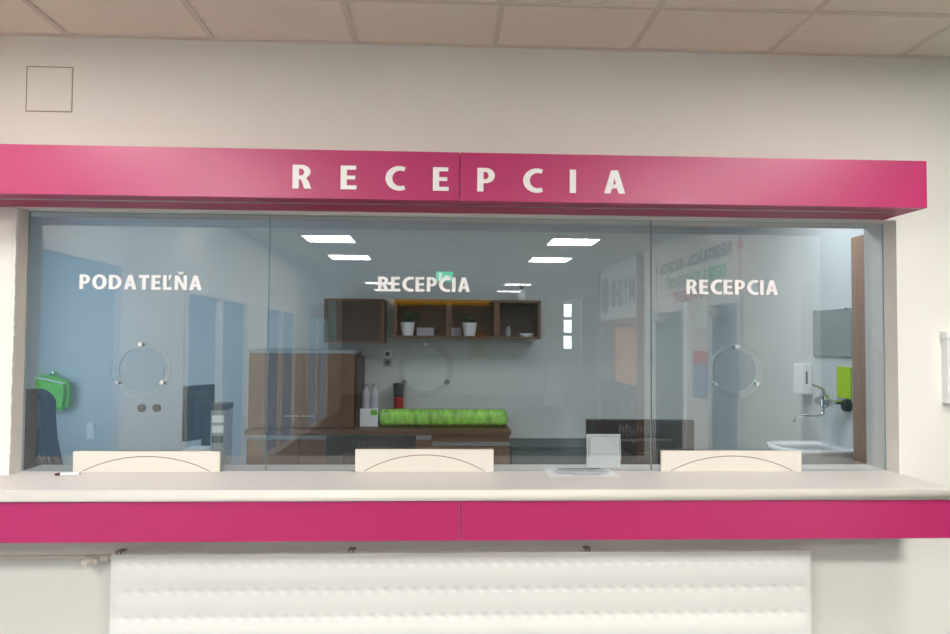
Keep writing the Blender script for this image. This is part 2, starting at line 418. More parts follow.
# far end of the hall
t = thing('exit_sign', 'green lit exit sign hanging from the hall ceiling', 'exit sign', (0, -8.77, 2.6))
obj('housing', bx(-.15, .15, -.02, .02, 0, .19), 'white', t)
obj('face', bx(-.14, .14, .021, .024, .01, .18), 'exit', t)
obj('pictogram', prism([[(-.1, .08), (-.04, .08), (-.04, .05), (.02, .095), (-.04, .14), (-.04, .11), (-.1, .11)], [(.04, .03), (.1, .03), (.1, .16), (.04, .16)]], .002,
    Matrix(((-1, 0, 0, 0), (0, 0, 1, .025), (0, 1, 0, 0), (0, 0, 0, 1)))), 'exit_w', t)
obj('rod', cyl(B(), (0, 0, .19), (0, 0, ZC-2.6), .008), 'grey', t)
tag(obj('fascia_sign', bx(-1.6, 1.35, HB, HB+.06, 2.72, 2.86), 'yellow_glow'), 'long yellow fascia strip at the far end of the hall', 'sign')
t = thing('yellow_poster', 'yellow poster with red writing at the far end of the hall', 'poster', (1.02, HB, .6))
obj('sheet', bx(-.27, .27, 0, .01, .5, 1.35), 'yellow', t); obj('lower_sheet', bx(-.27, .27, 0, .01, 0, .49), 'paper', t)
obj('writing', bx(-.16, .16, .01, .013, .8, .88), 'red', t)
f = struct('door_3', bx(-2.95, -2.17, HB, HB+.05, .3, 2.4), 'sign_white')
f = struct('window_7', bx(3.6, 3.9, HB, HB+.03, 1.38, 2.86), 'white')
for k in range(3): struct('window_pane', bx(3.63, 3.87, HB+.031, HB+.035, 1.42+.48*k, 1.8+.48*k), 'far_day', f)
b = B(); box(b, 2.6, 3.05, -15.2, -14.8, 0, ZC); struct('wall_column', b, 'wall')
b = B(); box(b, 4.0, 4.6, -17.6, -17.3, 0, ZC); struct('wall_column.001', b, 'wall')

# ------------------------------------------------------------------ header sign
t = thing('reception_sign', 'long magenta header board with white RECEPCIA lettering above the glass', 'sign', (0, 0, ZB))
h = ZT-ZB; xs_ = at(460, 180, YH).x; TB = .022
obj('front_board', bx(-2.37, xs_-.0016, YH, YH+TB, 0, h, bev=.0012), 'magenta', t)
obj('front_board', bx(xs_+.0016, XH, YH, YH+TB, 0, h, bev=.0012), 'magenta', t)
obj('joint_strip', bx(xs_-.02, xs_+.02, YH+TB+.0005, YH+TB+.006, .021, h-.02), 'seam', t)
obj('end_board', bx(XH-.02, XH, YH+TB, -.001, 0, h, bev=.001), 'magenta', t)
obj('top_board', bx(-2.37, XH-.021, YH+TB, -.001, h-.018, h-.001), 'magenta', t)
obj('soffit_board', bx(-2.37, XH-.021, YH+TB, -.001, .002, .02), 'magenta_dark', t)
obj('edge_strip', bx(-2.37, XH-.06, -.187, -.182, -.003, .003), 'alu', t)
p0 = at(292.5, 188.3, YH); p1 = at(625, 193.5, YH); p2 = at(292.5, 164.6, YH)
letters('RECEPCIA', p0.x, p1.x, (p0.z+p1.z)/2-ZB-.001, p2.z-p0.z, 1.01, YH, .003, t)

# ------------------------------------------------------------------ glass panels with speech discs and words
gaps = [XL, at(268, 340, YG).x, at(651, 340, YG).x, XR]
words = [('PODATEĽŇA', 80, 202, 289, 274.5, .14), ('RECEPCIA', 378, 470, 291.2, 276.7, .13), ('RECEPCIA', 686, 777.5, 294, 279.5, .13)]
discs = [(142, 369.5), (425.5, 369.5), (734.5, 371)]
glabel = ['left glass panel lettered PODATEĽŇA with clear speech disc', 'middle glass panel lettered RECEPCIA with clear speech disc', 'right glass panel lettered RECEPCIA beside the sink']
for i in range(3):
    x0, x1 = gaps[i]+.0015, gaps[i+1]-.0015
    t = thing('glass_panel', glabel[i], 'glass panel', (0, YG, ZCT), 0, 'reception glass panels')
    c = at(*discs[i], YG); cx, cz = c.x, c.z-ZCT
    hh = ZB-ZCT
    lp = [[(x0, .001), (x1, .001), (x1, hh-.001), (x0, hh-.001)], ell(cx, cz, .096, .096, 0, 354, 60)]
    b = prism(lp, .010, facing_front(0, .005, 0))
    for f in b.faces:
        f.normal_update()
        if abs(f.normal.y) < .5: f.material_index = 1 if i < 2 or f.calc_center_median().x > x0+.01 else 2
    obj('pane', b, ['glass', 'edge', 'dark_edge'], t)
    b = prism([ell(cx, cz, .122, .122, 0, 355, 72)], .005, facing_front(0, -.018, 0))
    for f in b.faces:
        f.normal_update()
        if abs(f.normal.y) < .5: f.material_index = 1
    dsc = obj('speech_disc', b, ['acryl', 'acryl_edge'], t)
    for a in (90, 210, 330):
        bx_, bz_ = cx+.109*cos(R(a)), cz+.109*sin(R(a))
        bb = B(); cyl(bb, (bx_, -.027, bz_), (bx_, -.0055, bz_), .009, seg=20); cyl(bb, (bx_, -.0055, bz_), (bx_, -.005, bz_), .011, seg=20)
        obj('standoff', bb, 'chrome', dsc, True)
    w, xa, xb, yb, yt, sp = words[i]
    pa, pb, pc = at(xa, yb, YG), at(xb, yb, YG), at(xa, yt, YG)
    letters(w, pa.x, pb.x, pa.z-ZCT, pc.z-pa.z, sp, -.0052, .0006, t)

# ------------------------------------------------------------------ counter
t = thing('reception_counter', 'pale grey reception counter top with magenta apron below the glass', 'counter', (0, 0, 0))
XE = 2.0; XB = -2.37
lp = [[(XB, YC), (XE, YC), (XE, 0), (XR, 0), (XR, YI+.01), (XL, YI+.01), (XL, 0), (XB, 0)]]
b = prism(lp, SLAB, Matrix.Translation((0, 0, ZCT-SLAB)))
es = [e for e in b.edges if all(abs(v.co.y-YC) < 1e-4 for v in e.verts) and abs(e.verts[0].co.z-e.verts[1].co.z) < 1e-4]
bmesh.ops.bevel(b, geom=es, offset=.003, segments=2, affect='EDGES')
wt = obj('worktop', b, ['counter', 'band'], t)
for p in wt.data.polygons:
    if abs(p.normal.z) < .5: p.material_index = 1
xa = at(460, 520, YC+.012).x
za = ZCT-SLAB-.004
obj('apron', bx(XB, xa-.0016, YC+.012, YC+.030, ZAP, za, bev=.001), 'magenta', t)
obj('apron', bx(xa+.0016, XE-.003, YC+.012, YC+.030, ZAP, za, bev=.001), 'magenta', t)
b = B(); box(b, XB, XE-.02, YC+.031, -.001, ZCT-SLAB-.022, ZCT-SLAB-.002)
obj('support_board', b, 'cream', t)

# hatch covers with an arched groove
hl = [(72.5, 219.5, 471, 451.5, 'under the word PODATEĽŇA'), (355, 493.5, 469, 449.5, 'in the middle, under the middle word'), (661.5, 801.5, 470, 451, 'at the right, under the right hand word')]
for xa, xb, yb, yt, w in hl:
    Yp = .060
    pa, pb, pc = at(xa, yb, Yp), at(xb, yb, Yp), at(xa, yt, Yp)
    W = pb.x-pa.x; H = pc.z-ZCT
    t = thing('hatch_cover', 'low cream board with an arched line, %s' % w, 'hatch cover', ((pa.x+pb.x)/2, Yp, ZCT), 0, 'cream hatch covers along the glass')
    obj('board', bx(-W/2, W/2, 0, .018, .0008, H, bev=.0012), 'cream', t)
    b = B(); n = 40; prev = None; wl = W*.435
    for k in range(n+1):
        s = -1+2*k/n
        x = wl*s; z = .004 + (H*.76-.004)*(1-s*s*(.9+.1*s*s))
        cur = [b.verts.new((x, -.0006, z-.0018)), b.verts.new((x, -.0006, z+.0018))]
        if prev: b.faces.new((prev[0], cur[0], cur[1], prev[1]))
        prev = cur
    obj('arched_line', b, 'groove', t)

# pen
a, c = at(54, 473.5, -.02), at(81, 472.5, .0)
a.z = c.z = ZCT+.0065
d = (c-a).normalized(); L = (c-a).length
t = thing('pen', 'white ballpoint pen with dark red tip lying at the left end of the counter', 'pen', a, math.atan2(d.y, d.x))
obj('barrel', cyl(B(), (L*.24, 0, 0), (L*.93, 0, 0), .006), 'white', t, True)
obj('grip', cyl(B(), (L*.06, 0, 0), (L*.24, 0, 0), .0045, .006), 'seam', t, True)
obj('point', cyl(B(), (0, 0, -.001), (L*.06, 0, 0), .001, .004), 'black', t, True)
obj('push_button', cyl(B(), (L*.93, 0, 0), (L, 0, 0), .0035), 'grey', t, True)

# paper in a clear sleeve
def on_counter(x, y):
    d = RT*((x-475)/F) + FW - UP*((y-317)/F); return CAM + d*((ZCT-CAM.z)/d.z)
q = [on_counter(*p) for p in ((543, 468), (606, 467.5), (620.5, 476.8), (549.5, 477.8))]
t = thing('printed_sheet', 'printed white sheet in clear sleeve lying on the counter', 'paper sheet', (q[0].x, q[0].y, ZCT))
def quad(pts, z, th, sub=10, wave=.0):
    b = B(); g = []
    for j in range(sub+1):
        row = []
        for i in range(sub+1):
            u, v = i/sub, j/sub
            p = (pts[0]*(1-u)+pts[1]*u)*(1-v) + (pts[3]*(1-u)+pts[2]*u)*v
            row.append(b.verts.new((p.x-q[0].x, p.y-q[0].y, z + wave*(1+sin(u*9+v*4))*(1 if 0 < v < 1 else .5))))
        g.append(row)
    for j in range(sub):
        for i in range(sub): b.faces.new((g[j][i], g[j][i+1], g[j+1][i+1], g[j+1][i]))
    return b
def lerp4(u, v): return (q[0]*(1-u)+q[1]*u)*(1-v) + (q[3]*(1-u)+q[2]*u)*v
obj('sheet', quad(q, .0015, 0, 12, .0006), 'paper', t, True)
for v0, u0, u1, hgt in ((.14, .2, .85, .10), (.36, .12, .9, .05), (.52, .1, .93, .05), (.68, .14, .9, .05), (.84, .35, .75, .05)):
    obj('print_line', quad([lerp4(u0, v0), lerp4(u1, v0), lerp4(u1, v0+hgt), lerp4(u0, v0+hgt)], .0042, 0, 4), 'ink_light', t)

# small desk calendar behind the glass
Yq = .152
p = [at(587, 434.5, Yq), at(621, 435.5, Yq), at(587.5, 465.5, Yq)]
W = p[1].x-p[0].x
t = thing('desk_calendar', 'small white desk calendar standing on the counter behind the glass', 'calendar', (p[0].x, Yq, ZCT))
H = p[0].z-ZCT
tilt = Matrix.Rotation(R(-8), 4, 'X')
obj('base_card', bx(.002, W-.002, 0, .03, .0005, H*.28, bev=.001), 'paper', t)
b = box(B(), 0, W, 0, .004, 0, H*.74, mx=Matrix.Translation((0, -.003, H*.27)) @ tilt)
cdp = obj('page', b, 'white', t)
b = B()
for k in range(9): box(b, .006, .012, -.0012, 0, H*.74*(.12+.085*k), H*.74*(.16+.085*k), mx=Matrix.Translation((0, -.003, H*.27)) @ tilt)
obj('spiral', b, 'ink', cdp)
b = B()
for x0, x1, z0, z1 in ((.016, W-.005, .9, .915), (.016, W-.005, .2, .212), (.016, .0175, .2, .915), (W-.0065, W-.005, .2, .915)):
    box(b, x0, x1, -.001, 0, H*.74*z0, H*.74*z1, mx=Matrix.Translation((0, -.003, H*.27)) @ tilt)
obj('ruled_line', b, 'ink_light', cdp)

# ------------------------------------------------------------------ access panel, wall box, radiator, pipe
p0, p1 = at(25.5, 111.5, 0), at(73.5, 67.2, 0)
t = thing('access_panel', 'square white access panel with cracked outline, high on the left wall', 'access panel', (p0.x, 0, p0.z))
W, H = p1.x-p0.x, p1.z-p0.z
b = B()
for x0, x1, z0, z1 in ((0, W, 0, .0035), (0, W, H-.0035, H), (0, .0035, .0035, H-.0035), (W-.0035, W, .0035, H-.0035)): box(b, x0, x1, -.0012, -.0002, z0, z1)
obj('outline', b, 'crack', t)
obj('plate', bx(.005, W-.005, -.003, -.0005, .005, H-.005, bev=.001), 'wall', t)

p0, p1 = at(942, 403, -.0), at(940, 331, -.0); z1_ = p1.z; z0_ = p0.z
t = thing('wall_box', 'white wall mounted box cut by the right edge of the photo', 'box', (p0.x, 0, z0_))
obj('body', bx(0, .22, -.04, -.0005, 0, z1_-z0_-.035, bev=.004), 'white', t)
obj('lid', bx(-.008, .228, -.046, -.0005, z1_-z0_-.034, z1_-z0_, bev=.004), 'white', t)

RX0, RX1, RZ, RY = at(109.5, 590, -.08).x, at(812, 590, -.08).x, .7314, -.08
t = thing('radiator', 'long white panel radiator with rows of dimples under the counter', 'radiator', (RX0, 0, 0))
W = RX1-RX0; zb_ = .13
b = B(); cp = .0578; nx = int(W/cp)*6; rp = .106; nz = 84; g = []
for j in range(nz+1):
    z = zb_+(RZ-zb_)*j/nz; row = []
    for i in range(nx+1):
        x = W*i/nx
        fx, fz = min(1, (x-.0)/.03, (W-x)/.03), min(1, (z-zb_)/.02, (RZ-z)/.02)
        edge = max(0, min(fx, fz))
        pz = ((RZ-.043-z)/rp) % 1.0; dz = min(pz, 1-pz)*rp          # distance to a dimple row
        px = (x/cp) % 1.0; dx = min(px, 1-px)*cp
        bulge = .0042*(1-cos(2*pi*pz))/2                            # soft swelling between rows
        dim = -.0065*math.exp(-(dz/.0075)**2)*math.exp(-(dx/.011)**2)
        rib = 0
        y = -(bulge + dim + rib + .004)*edge
        row.append(b.verts.new((x, RY+.008+y, z)))
    g.append(row)
for j in range(nz):
    for i in range(nx): b.faces.new((g[j][i], g[j][i+1], g[j+1][i+1], g[j+1][i]))
obj('front_panel', b, 'rad', t, True)
b = B(); box(b, 0, W, RY+.0081, RY+.018, zb_, RZ, bev=.003); box(b, .01, W-.01, -.028, -.02, zb_, RZ-.006)
obj('back_panel', b, 'rad', t)
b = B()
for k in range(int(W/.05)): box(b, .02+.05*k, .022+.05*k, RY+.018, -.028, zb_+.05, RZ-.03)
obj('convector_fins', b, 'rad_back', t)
for x, tall in ((at(121, 549, -.03).x, .02), (at(352, 549, -.03).x, .02), (at(587, 549, -.03).x, .02)):
    b = B(); box(b, x-RX0-.014, x-RX0+.014, -.03, -.001, RZ+.001, RZ+.004); box(b, x-RX0-.012, x-RX0-.006, -.05, -.046, RZ-.05, RZ+.010); box(b, x-RX0+.004, x-RX0+.01, -.05, -.046, RZ-.05, RZ+.006)
    obj('bracket', b, 'clip', t)
pz = at(60, 556.5, -.05).z
t = thing('heating_pipe', 'thin cream heating pipe with valve running to the radiator', 'pipe', (RX0, -.05, pz))
xv = at(93, 558, -.05).x-RX0
obj('pipe', tube(B(), [(-.9, 0, 0), (xv+.02, 0, -.004), (-.002, 0, -.008)], .009), 'pipe', t, True)
v = obj('valve', cyl(cyl(B(), (xv+.005, 0, -.006), (xv+.04, 0, -.006), .014), (xv+.04, 0, -.006), (xv+.065, 0, -.006), .018, seg=6), 'pipe', t, True)
obj('knob', cyl(cyl(B(), (xv+.022, 0, -.006), (xv+.022, -.03, -.012), .010), (xv+.0, -.018, -.009), (xv-.012, -.048, -.014), .019, .016), 'pipe', v, True)

# ------------------------------------------------------------------ office furniture
Z = lambda py, Y: at(444, py, Y).z
X = lambda px, Y, py=400: at(px, py, Y).x
YF = 2.6                                   # front of the base units
HT = Z(427.5, YF)                          # worktop height
HT = .905
x0, x1, xm = X(247, YF), X(510, YF), X(432, YF)
tag(obj('worktop', bx(x0-.01, x1+.01, YF-.02, OB-.001, HT-.036, HT, bev=.003), 'wood_h'), 'long brown wooden worktop along the office back wall', 'worktop')
def base_unit(xa, xb, nd, label, drop):
    t = thing('base_cabinet', label, 'cabinet', (xa, YF, 0), 0, 'wooden base cabinets on the back wall')
    w = xb-xa
    obj('carcass', bx(.001, w-.001, .02, OB-YF-.002, .08, HT-.037), 'wood', t)
    obj('plinth', bx(.001, w-.001, .06, .08, 0, .079), 'black', t)
    obj('handle_strip', bx(.001, w-.001, -.006, .019, HT-.037-drop-.032, HT-.037-drop), 'alu', t)
    if drop > .02: obj('drawer', bx(.002, w-.002, 0, .019, HT-.036-drop, HT-.038), 'wood_h', t)
    for k in range(nd):
        obj('door', bx(.002+w*k/nd, w*(k+1)/nd-.002, 0, .019, .09, HT-.037-drop-.034, bev=.001), 'wood', t)
base_unit(x0, X(300, YF), 1, 'wooden base cabinet under the left door of the two door wall unit', .006)
base_unit(X(300, YF), xm, 2, 'wooden base cabinet with silver strip behind the middle monitor', .006)
base_unit(xm, x1, 2, 'wooden base cabinet at right end under the green pack, lower silver strip', .055)

# two-door unit standing on the worktop
YU = 2.72
xa, xb = X(248, YU), X(354, YU); zt = Z(350.5, YU); w = xb-xa
t = thing('two_door_cabinet', 'brown two door wooden cabinet standing on the back worktop', 'cabinet', (xa, YU, HT))
H = zt-HT; xmid = X(300, YU)-xa
obj('carcass', bx(0, w, .02, OB-YU-.002, .001, H-.031), 'wood', t)
obj('top_board', bx(-.01, w+.005, -.012, OB-YU-.002, H-.03, H, bev=.002), 'grey', t)
for a, c, hx in ((.002, xmid-.002, xmid-.12), (xmid+.002, w-.002, xmid+.01)):
    d = obj('door', bx(a, c, 0, .019, .008, H-.034, bev=.001), 'wood', t)
    obj('handle', bx(hx, hx+.11, -.02, -.0005, .09, .1, bev=.002), 'alu', d)
b = B(); box(b, w+.006, w+.03, .06, OB-YU-.002, .001, H-.06)
obj('side_filler', b, 'wood_dark', t)

# wall shelf cabinets
YS = 2.88; zb_, zt_ = Z(338.5, YS), Z(299.5, YS)
def shelf_unit(xa, xb, label, inner, dark=False, low=0):
    t = thing('wall_shelf', label, 'wall shelf', (xa, YS, zb_-low), 0, 'open brown wall shelf boxes'); w = xb-xa; H = zt_-zb_+low; D = OB-YS-.002; th = .022
    b = B()
    obj('bottom_board', bx(0, w, 0, D, 0, th, bev=.001), 'wood_h', t)
    obj('top_board', bx(0, w, 0, D, H-th, H, bev=.001), 'wood_h', t)
    for x in (0, w-th): obj('side_panel', bx(x, x+th, 0, D, th+.0005, H-th-.0005), 'wood', t)
    obj('back_panel', bx(th+.0005, w-th-.0005, D-.008, D, th+.0005, H-th-.0005), inner, t)
    return t
sx = [X(v, YS, 320) for v in (324, 384, 394, 449, 497, 541)]
tl = shelf_unit(sx[0], sx[1], 'brown wall cupboard with dark front, leftmost of the wall row', 'wood_dark', low=.04)
w = sx[1]-sx[0]
obj('door', bx(.1, w-.023, -.0, .018, .023, zt_-zb_+.04-.023), 'wood_dark', tl)
obj('pale_door', bx(.03, .098, -.004, .018, .023, zt_-zb_+.04-.023), 'teal', tl)
shelf_unit(sx[2], sx[3]-.001, 'open brown wall shelf holding the left potted plant', 'wood')
shelf_unit(sx[3], sx[4]-.001, 'open brown wall shelf holding the right potted plant', 'wood')
shelf_unit(sx[4], sx[5], 'open wall shelf with dark inside, rightmost of the wall row', 'wood_dark')
SB = zb_+.0225
def plant(px, label, spread, n):
    x = X(px, YS+.1, 330)
    t = thing('potted_plant', label, 'potted plant', (x, YS+.085, SB), 0, 'potted plants on the wall shelf')
    obj('pot', lathe(B(), [(0, 0), (.044, 0), (.048, .01), (.062, .105), (.064, .112), (.058, .112), (.054, .098), (0, .098)]), 'ceramic', t, True)
    obj('soil', lathe(B(), [(0, .099), (.053, .099), (.045, .104), (0, .106)]), 'soil', t, True)
    b = B()
    for k in range(n):
        a = k*2.4; l = spread*random.uniform(.7, 1.2); e = random.uniform(.55, 1.35)
        base = Vector((.02*cos(a), .02*sin(a), .1)); dr = Vector((cos(a)*cos(e), sin(a)*cos(e), sin(e)))
        sd = dr.cross(Vector((0, 0, 1))).normalized(); pr = None; m_ = 6
        for j in range(m_+1):
            s = j/m_; p = base+dr*l*s+Vector((0, 0, -l*.25*s*s)); p.z = min(max(p.z, .112), .262); p.x = min(max(p.x, -.085), .085)
            r = math.hypot(p.x, p.y)
            wv = .02*sin(pi*min(1, s*.93+.07))+.001
            cur = [b.verts.new(p-sd*wv), b.verts.new(p+Vector((0, 0, .003))), b.verts.new(p+sd*wv)]
            if pr:
                for q_ in range(2): b.faces.new((pr[q_], pr[q_+1], cur[q_+1], cur[q_]))
            pr = cur
    obj('foliage', b, 'leaf', t, True)
plant(407.5, 'dark green plant in white pot on the left open shelf', .155, 30)
plant(469.5, 'small dark green plant in white pot, second from the left', .095, 22)
for pa_, pb_, lab in ((417, 434, 'pale lilac folder lying behind the left potted plant'), (450, 461, 'pale lilac folder lying beside the right potted plant')):
    xa_, xb_ = X(pa_, YS+.2, 325), X(pb_, YS+.2, 325)
    tag(obj('folder', bx(xa_, xb_, YS+.17, YS+.27, SB+.0005, SB+.07, bev=.003), 'lilac'), lab, 'folder', 'lilac folders on the wall shelf')
x = X(526.5, YS+.1, 333)
tag(obj('dish', lathe(B(), [(0, 0), (.05, 0), (.062, .022), (.06, .026), (.048, .008), (0, .007)], (x, YS+.1, SB)), 'ceramic', None, True), 'small white dish inside the rightmost wall shelf', 'dish')
x = X(508, YS+.1, 330)
tag(obj('small_bottle', lathe(B(), [(0, 0), (.022, 0), (.024, .05), (.012, .07), (.012, .085), (0, .086)], (x, YS+.1, SB)), 'grey', None, True), 'small grey bottle inside the rightmost wall shelf', 'bottle')
x = X(522, YS+.1, 300)
t = thing('vase', 'white bottle vase with dark sprig on top of the wall shelves', 'vase', (x, YS+.12, zt_+.0005))
obj('body', lathe(B(), [(0, 0), (.03, 0), (.042, .03), (.036, .07), (.016, .09), (.017, .1), (.012, .1), (.012, .08), (0, .08)]), 'ceramic', t, True)
b = B()
for k in range(6):
    a = k*1.1; tube(b, [(0, 0, .085), (.01*cos(a), .01*sin(a), .12), (.03*cos(a), .03*sin(a), .14)], [.003, .006, .003], 6)
obj('sprig', b, 'leaf', t, True)

# things on the back worktop
YP = 2.85
xa, xb = X(379, YP), X(508, YP); L = xb-xa; zz = Z(409, YP)-HT
b = B(); nu, nv = 90, 22; g = []
for i in range(nu+1):
    u = i/nu; row = []
    e = min(1, u/.03, (1-u)/.03)**.5 if 0 < u < 1 else 0
    for j in range(nv):
        a = 2*pi*j/nv
        cx_, cz_ = cos(a), sin(a)
        r_ = (abs(cx_)**4+abs(cz_)**4)**-.25
        rn = 1+.03*sin(u*46+2.5*a)*sin(a*2+u*17)+.018*sin(u*130-4*a)+.006*random.uniform(-1, 1)
        k = (.35+.65*e)*r_*rn
        row.append(b.verts.new((L*u, .10*cx_*k, max(0.0005, zz/2+zz/2*cz_*min(k, 1.08 if cz_ < 0 else k)))))
    g.append(row)
for i in range(nu):
    for j in range(nv): b.faces.new((g[i][j], g[i][(j+1) % nv], g[i+1][(j+1) % nv], g[i+1][j]))
b.faces.new(g[0]); b.faces.new(g[-1][::-1])
bmesh.ops.translate(b, verts=b.verts, vec=(xa, YP+.03, HT))
tag(obj('wrapped_pack', b, 'green_foil', None, True), 'long bright green pack in shiny film on the back worktop', 'pack')
YB = 2.81
xa, xb = X(360, YB), X(378, YB); zc_ = Z(409, YB)-HT
t = thing('carton', 'white carton with a green mark beside the long green pack', 'carton', (xa, YB, HT))
obj('box', bx(0, xb-xa, 0, .14, .0005, zc_, bev=.002), 'paper', t); obj('mark', bx((xb-xa)*.6, (xb-xa)*.95, -.001, 0, zc_*.65, zc_*.92), 'green_cloth', t)
for px_, lab in ((366, 'clear white bottle on the carton, left of two'), (374.5, 'clear white bottle on the carton, right of two')):
    x = X(px_, YB+.07)
    t = thing('pump_bottle', lab, 'bottle', (x, YB+.07, HT+zc_+.0005), 0, 'bottles on the carton')
    hgt = Z(385, YB+.07)-HT-zc_
    obj('body', lathe(B(), [(0, 0), (.029, 0), (.03, .01), (.03, hgt*.7), (.014, hgt*.85), (.012, hgt*.9), (0, hgt*.9)]), 'lilac', t, True)
    obj('cap', lathe(B(), [(0, hgt*.9), (.014, hgt*.9), (.013, hgt), (0, hgt)]), 'grey', t, True)
x = X(398, YP+.16); hgt = Z(384, YP+.16)-HT
t = thing('flask', 'dark flask with red base behind the green pack', 'flask', (x, YP+.25, HT))
x_ = .045
obj('body', lathe(B(), [(0, hgt*.66), (.042, hgt*.66), (.05, hgt*.94), (.05, hgt), (.044, hgt), (.04, hgt*.75), (0, hgt*.75)]), 'navy', t, True)
obj('base', lathe(B(), [(0, .0005), (.04, .0005), (.042, .01), (.041, hgt*.655), (0, hgt*.655)]), 'red', t, True)
p = at(387.5, 358, OB)
t = thing('wall_socket', 'white wall socket with dark lower half under the wall shelf', 'socket', (p.x, OB, p.z))
obj('plate', bx(-.035, .035, -.008, -.0005, 0, .07, bev=.002), 'white', t); obj('lower_plate', bx(-.035, .035, -.008, -.0005, -.075, -.003, bev=.002), 'grey', t)
for dz in (.035, -.038): obj('pin_hole', cyl(B(), (0, -.0095, dz), (0, -.0081, dz), .02), 'ink', t)

# low teal cupboard at the right of the base cabinets
xa, xb = X(512, 2.7), X(600, 2.7); zt = Z(446.5, 2.7)
t = thing('low_cupboard', 'dark teal low cupboard right of the wooden base cabinets', 'cupboard', (xa, 2.7, 0))
obj('carcass', bx(0, xb-xa, .02, .498, .05, zt-.02), 'teal', t); obj('top', bx(-.0, xb-xa+.01, 0, .498, zt-.02, zt, bev=.002), 'teal', t)
for k in range(2): obj('door', bx((xb-xa)*k/2+.002, (xb-xa)*(k+1)/2-.002, .002, .019, .06, zt-.03, bev=.001), 'teal', t)

# desk inside the office, behind the counter
t = thing('office_desk', 'grey office desk behind the counter carrying the monitors', 'desk', (0, 0, 0))
obj('desk_top', bx(-1.75, 2.0, .27, 1.02, .715, .74, bev=.003), 'cream', t)
for x in (-1.7, -.4, .8, 1.94): obj('leg', bx(x, x+.05, .30, .98, 0, .7145), 'grey', t)

def monitor(px0, px1, pyt, Y, H, rz, label, tilt=-4):
    xa, xb = X(px0, Y, 430), X(px1, Y, 430); W = (xb-xa)/max(.3, cos(rz)); zt = Z(pyt, Y)
    t = thing('monitor', label, 'monitor', ((xa+xb)/2, Y, .74), rz, 'black computer monitors on the desk')
    zb = zt-.74-H
    obj('casing', bx(-W/2, W/2, -.012, .02, zb, zb+H, bev=.006), 'black', t)
    obj('screen', bx(-W/2+.012, W/2-.012, .0205, .0215, zb+.014, zb+H-.012), 'screen', t)
    obj('rear_cover', bx(-W*.30, W*.30, -.045, -.0125, zb+H*.12, zb+H*.72, bev=.014), 'black', t)
    b = B()
    for k in range(12): box(b, -W*.2+k*W*.033, -W*.2+k*W*.033+W*.016, -.0135, -.0122, zb+H*.8, zb+H*.9)
    obj('vent', b, 'ink', t)
    obj('neck', bx(-.035, .035, -.065, -.046, .008, zb+H*.5, bev=.006), 'black', t)
    obj('foot', bx(-.12, .12, -.12, .09, .0005, .0075, bev=.003), 'black', t)
    return t
monitor(326, 416, 434.5, .55, .30, R(-3), 'black monitor back seen behind the middle hatch cover')
monitor(586.5, 693, 419, .55, .32, R(-2), 'wide black monitor back at the right of the calendar')
monitor(191, 207, 386, .85, .29, R(66), 'black monitor turned sideways behind the left hatch cover')
x = X(222, .62)
zt = Z(404, .62)-.74
t = thing('computer_tower', 'slim pale grey computer tower with black top beside the sideways monitor', 'computer', (x, .56, .74))
obj('case', bx(-.036, .036, 0, .13, .001, zt-.03, bev=.004), 'grey', t)
obj('top_cover', bx(-.038, .038, -.004, .13, zt-.0295, zt, bev=.003), 'black', t)
for k in range(3): obj('drive_bay', bx(-.028, .028, -.002, -.0002, zt-.09-.05*k, zt-.055-.05*k), 'ink' if k == 2 else 'white', t)
# papers on desk
tag(obj('paper_stack', bx(X(186, .4), X(205, .4), .35, .5, .7405, Z(449, .4), bev=.002), 'paper'), 'white paper stack beneath the sideways monitor', 'paper stack')

# racing-style office chair at left
Yc = 1.3
cx = X(76, Yc); 
t = thing('office_chair', 'black high backed office chair at the left end of the office', 'office chair', (cx, Yc, 0), R(-30))
zs = .47; ztop = Z(388, Yc)
out = [(-.22, .02), (-.24, .3), (-.23, .42), (-.17, .56), (-.145, .72)] + ell(0, .80, .145, .08, 170, 10, 12) + [(.145, .72), (.17, .56), (.23, .42), (.24, .3), (.22, .02)]
sc_ = (ztop-zs-.02)/.88
out = [(a, c*sc_) for a, c in out]
h1 = [(.11, .50*sc_), (.15, .46*sc_), (.16, .52*sc_), (.125, .62*sc_)]; h2 = [(-a, c) for a, c in h1]
bk = prism([out, h1, h2], .09, facing_front(0, -.20, zs+.02))
bmesh.ops.bevel(bk, geom=[e for e in bk.edges if e.calc_face_angle(0) > 1.2], offset=.015, segments=2, affect='EDGES')
obj('backrest', bk, 'black_cloth', t, True)
obj('seat', bx(-.26, .26, -.24, .26, zs-.08, zs+.01, bev=.03), 'black_cloth', t, True)
for s in (-1, 1):
    b = B(); tube(b, [(s*.27, .08, zs-.05), (s*.32, .08, zs+.02), (s*.33, .06, zs+.22)], .018); box(b, s*.33-.04, s*.33+.04, -.1, .16, zs+.22, zs+.25, bev=.01)
    obj('armrest', b, 'black', t)
b = B(); cyl(b, (0, 0, .1), (0, 0, zs-.08), .03); obj('column', b, 'black', t, True)
b = B()
for k in range(5):
    a = k*2*pi/5; tube(b, [(0, 0, .11), (.16*cos(a), .16*sin(a), .1), (.3*cos(a), .3*sin(a), .075)], [.03, .025, .018], 8)
obj('star_base', b, 'black', t, True)
for k in range(5):
    a = k*2*pi/5; c_ = (.3*cos(a), .3*sin(a)); b = B()
    cyl(b, (c_[0]-.02*sin(a), c_[1]+.02*cos(a), .03), (c_[0]+.02*sin(a), c_[1]-.02*cos(a), .03), .0295)
    obj('caster', b, 'black', t, True)

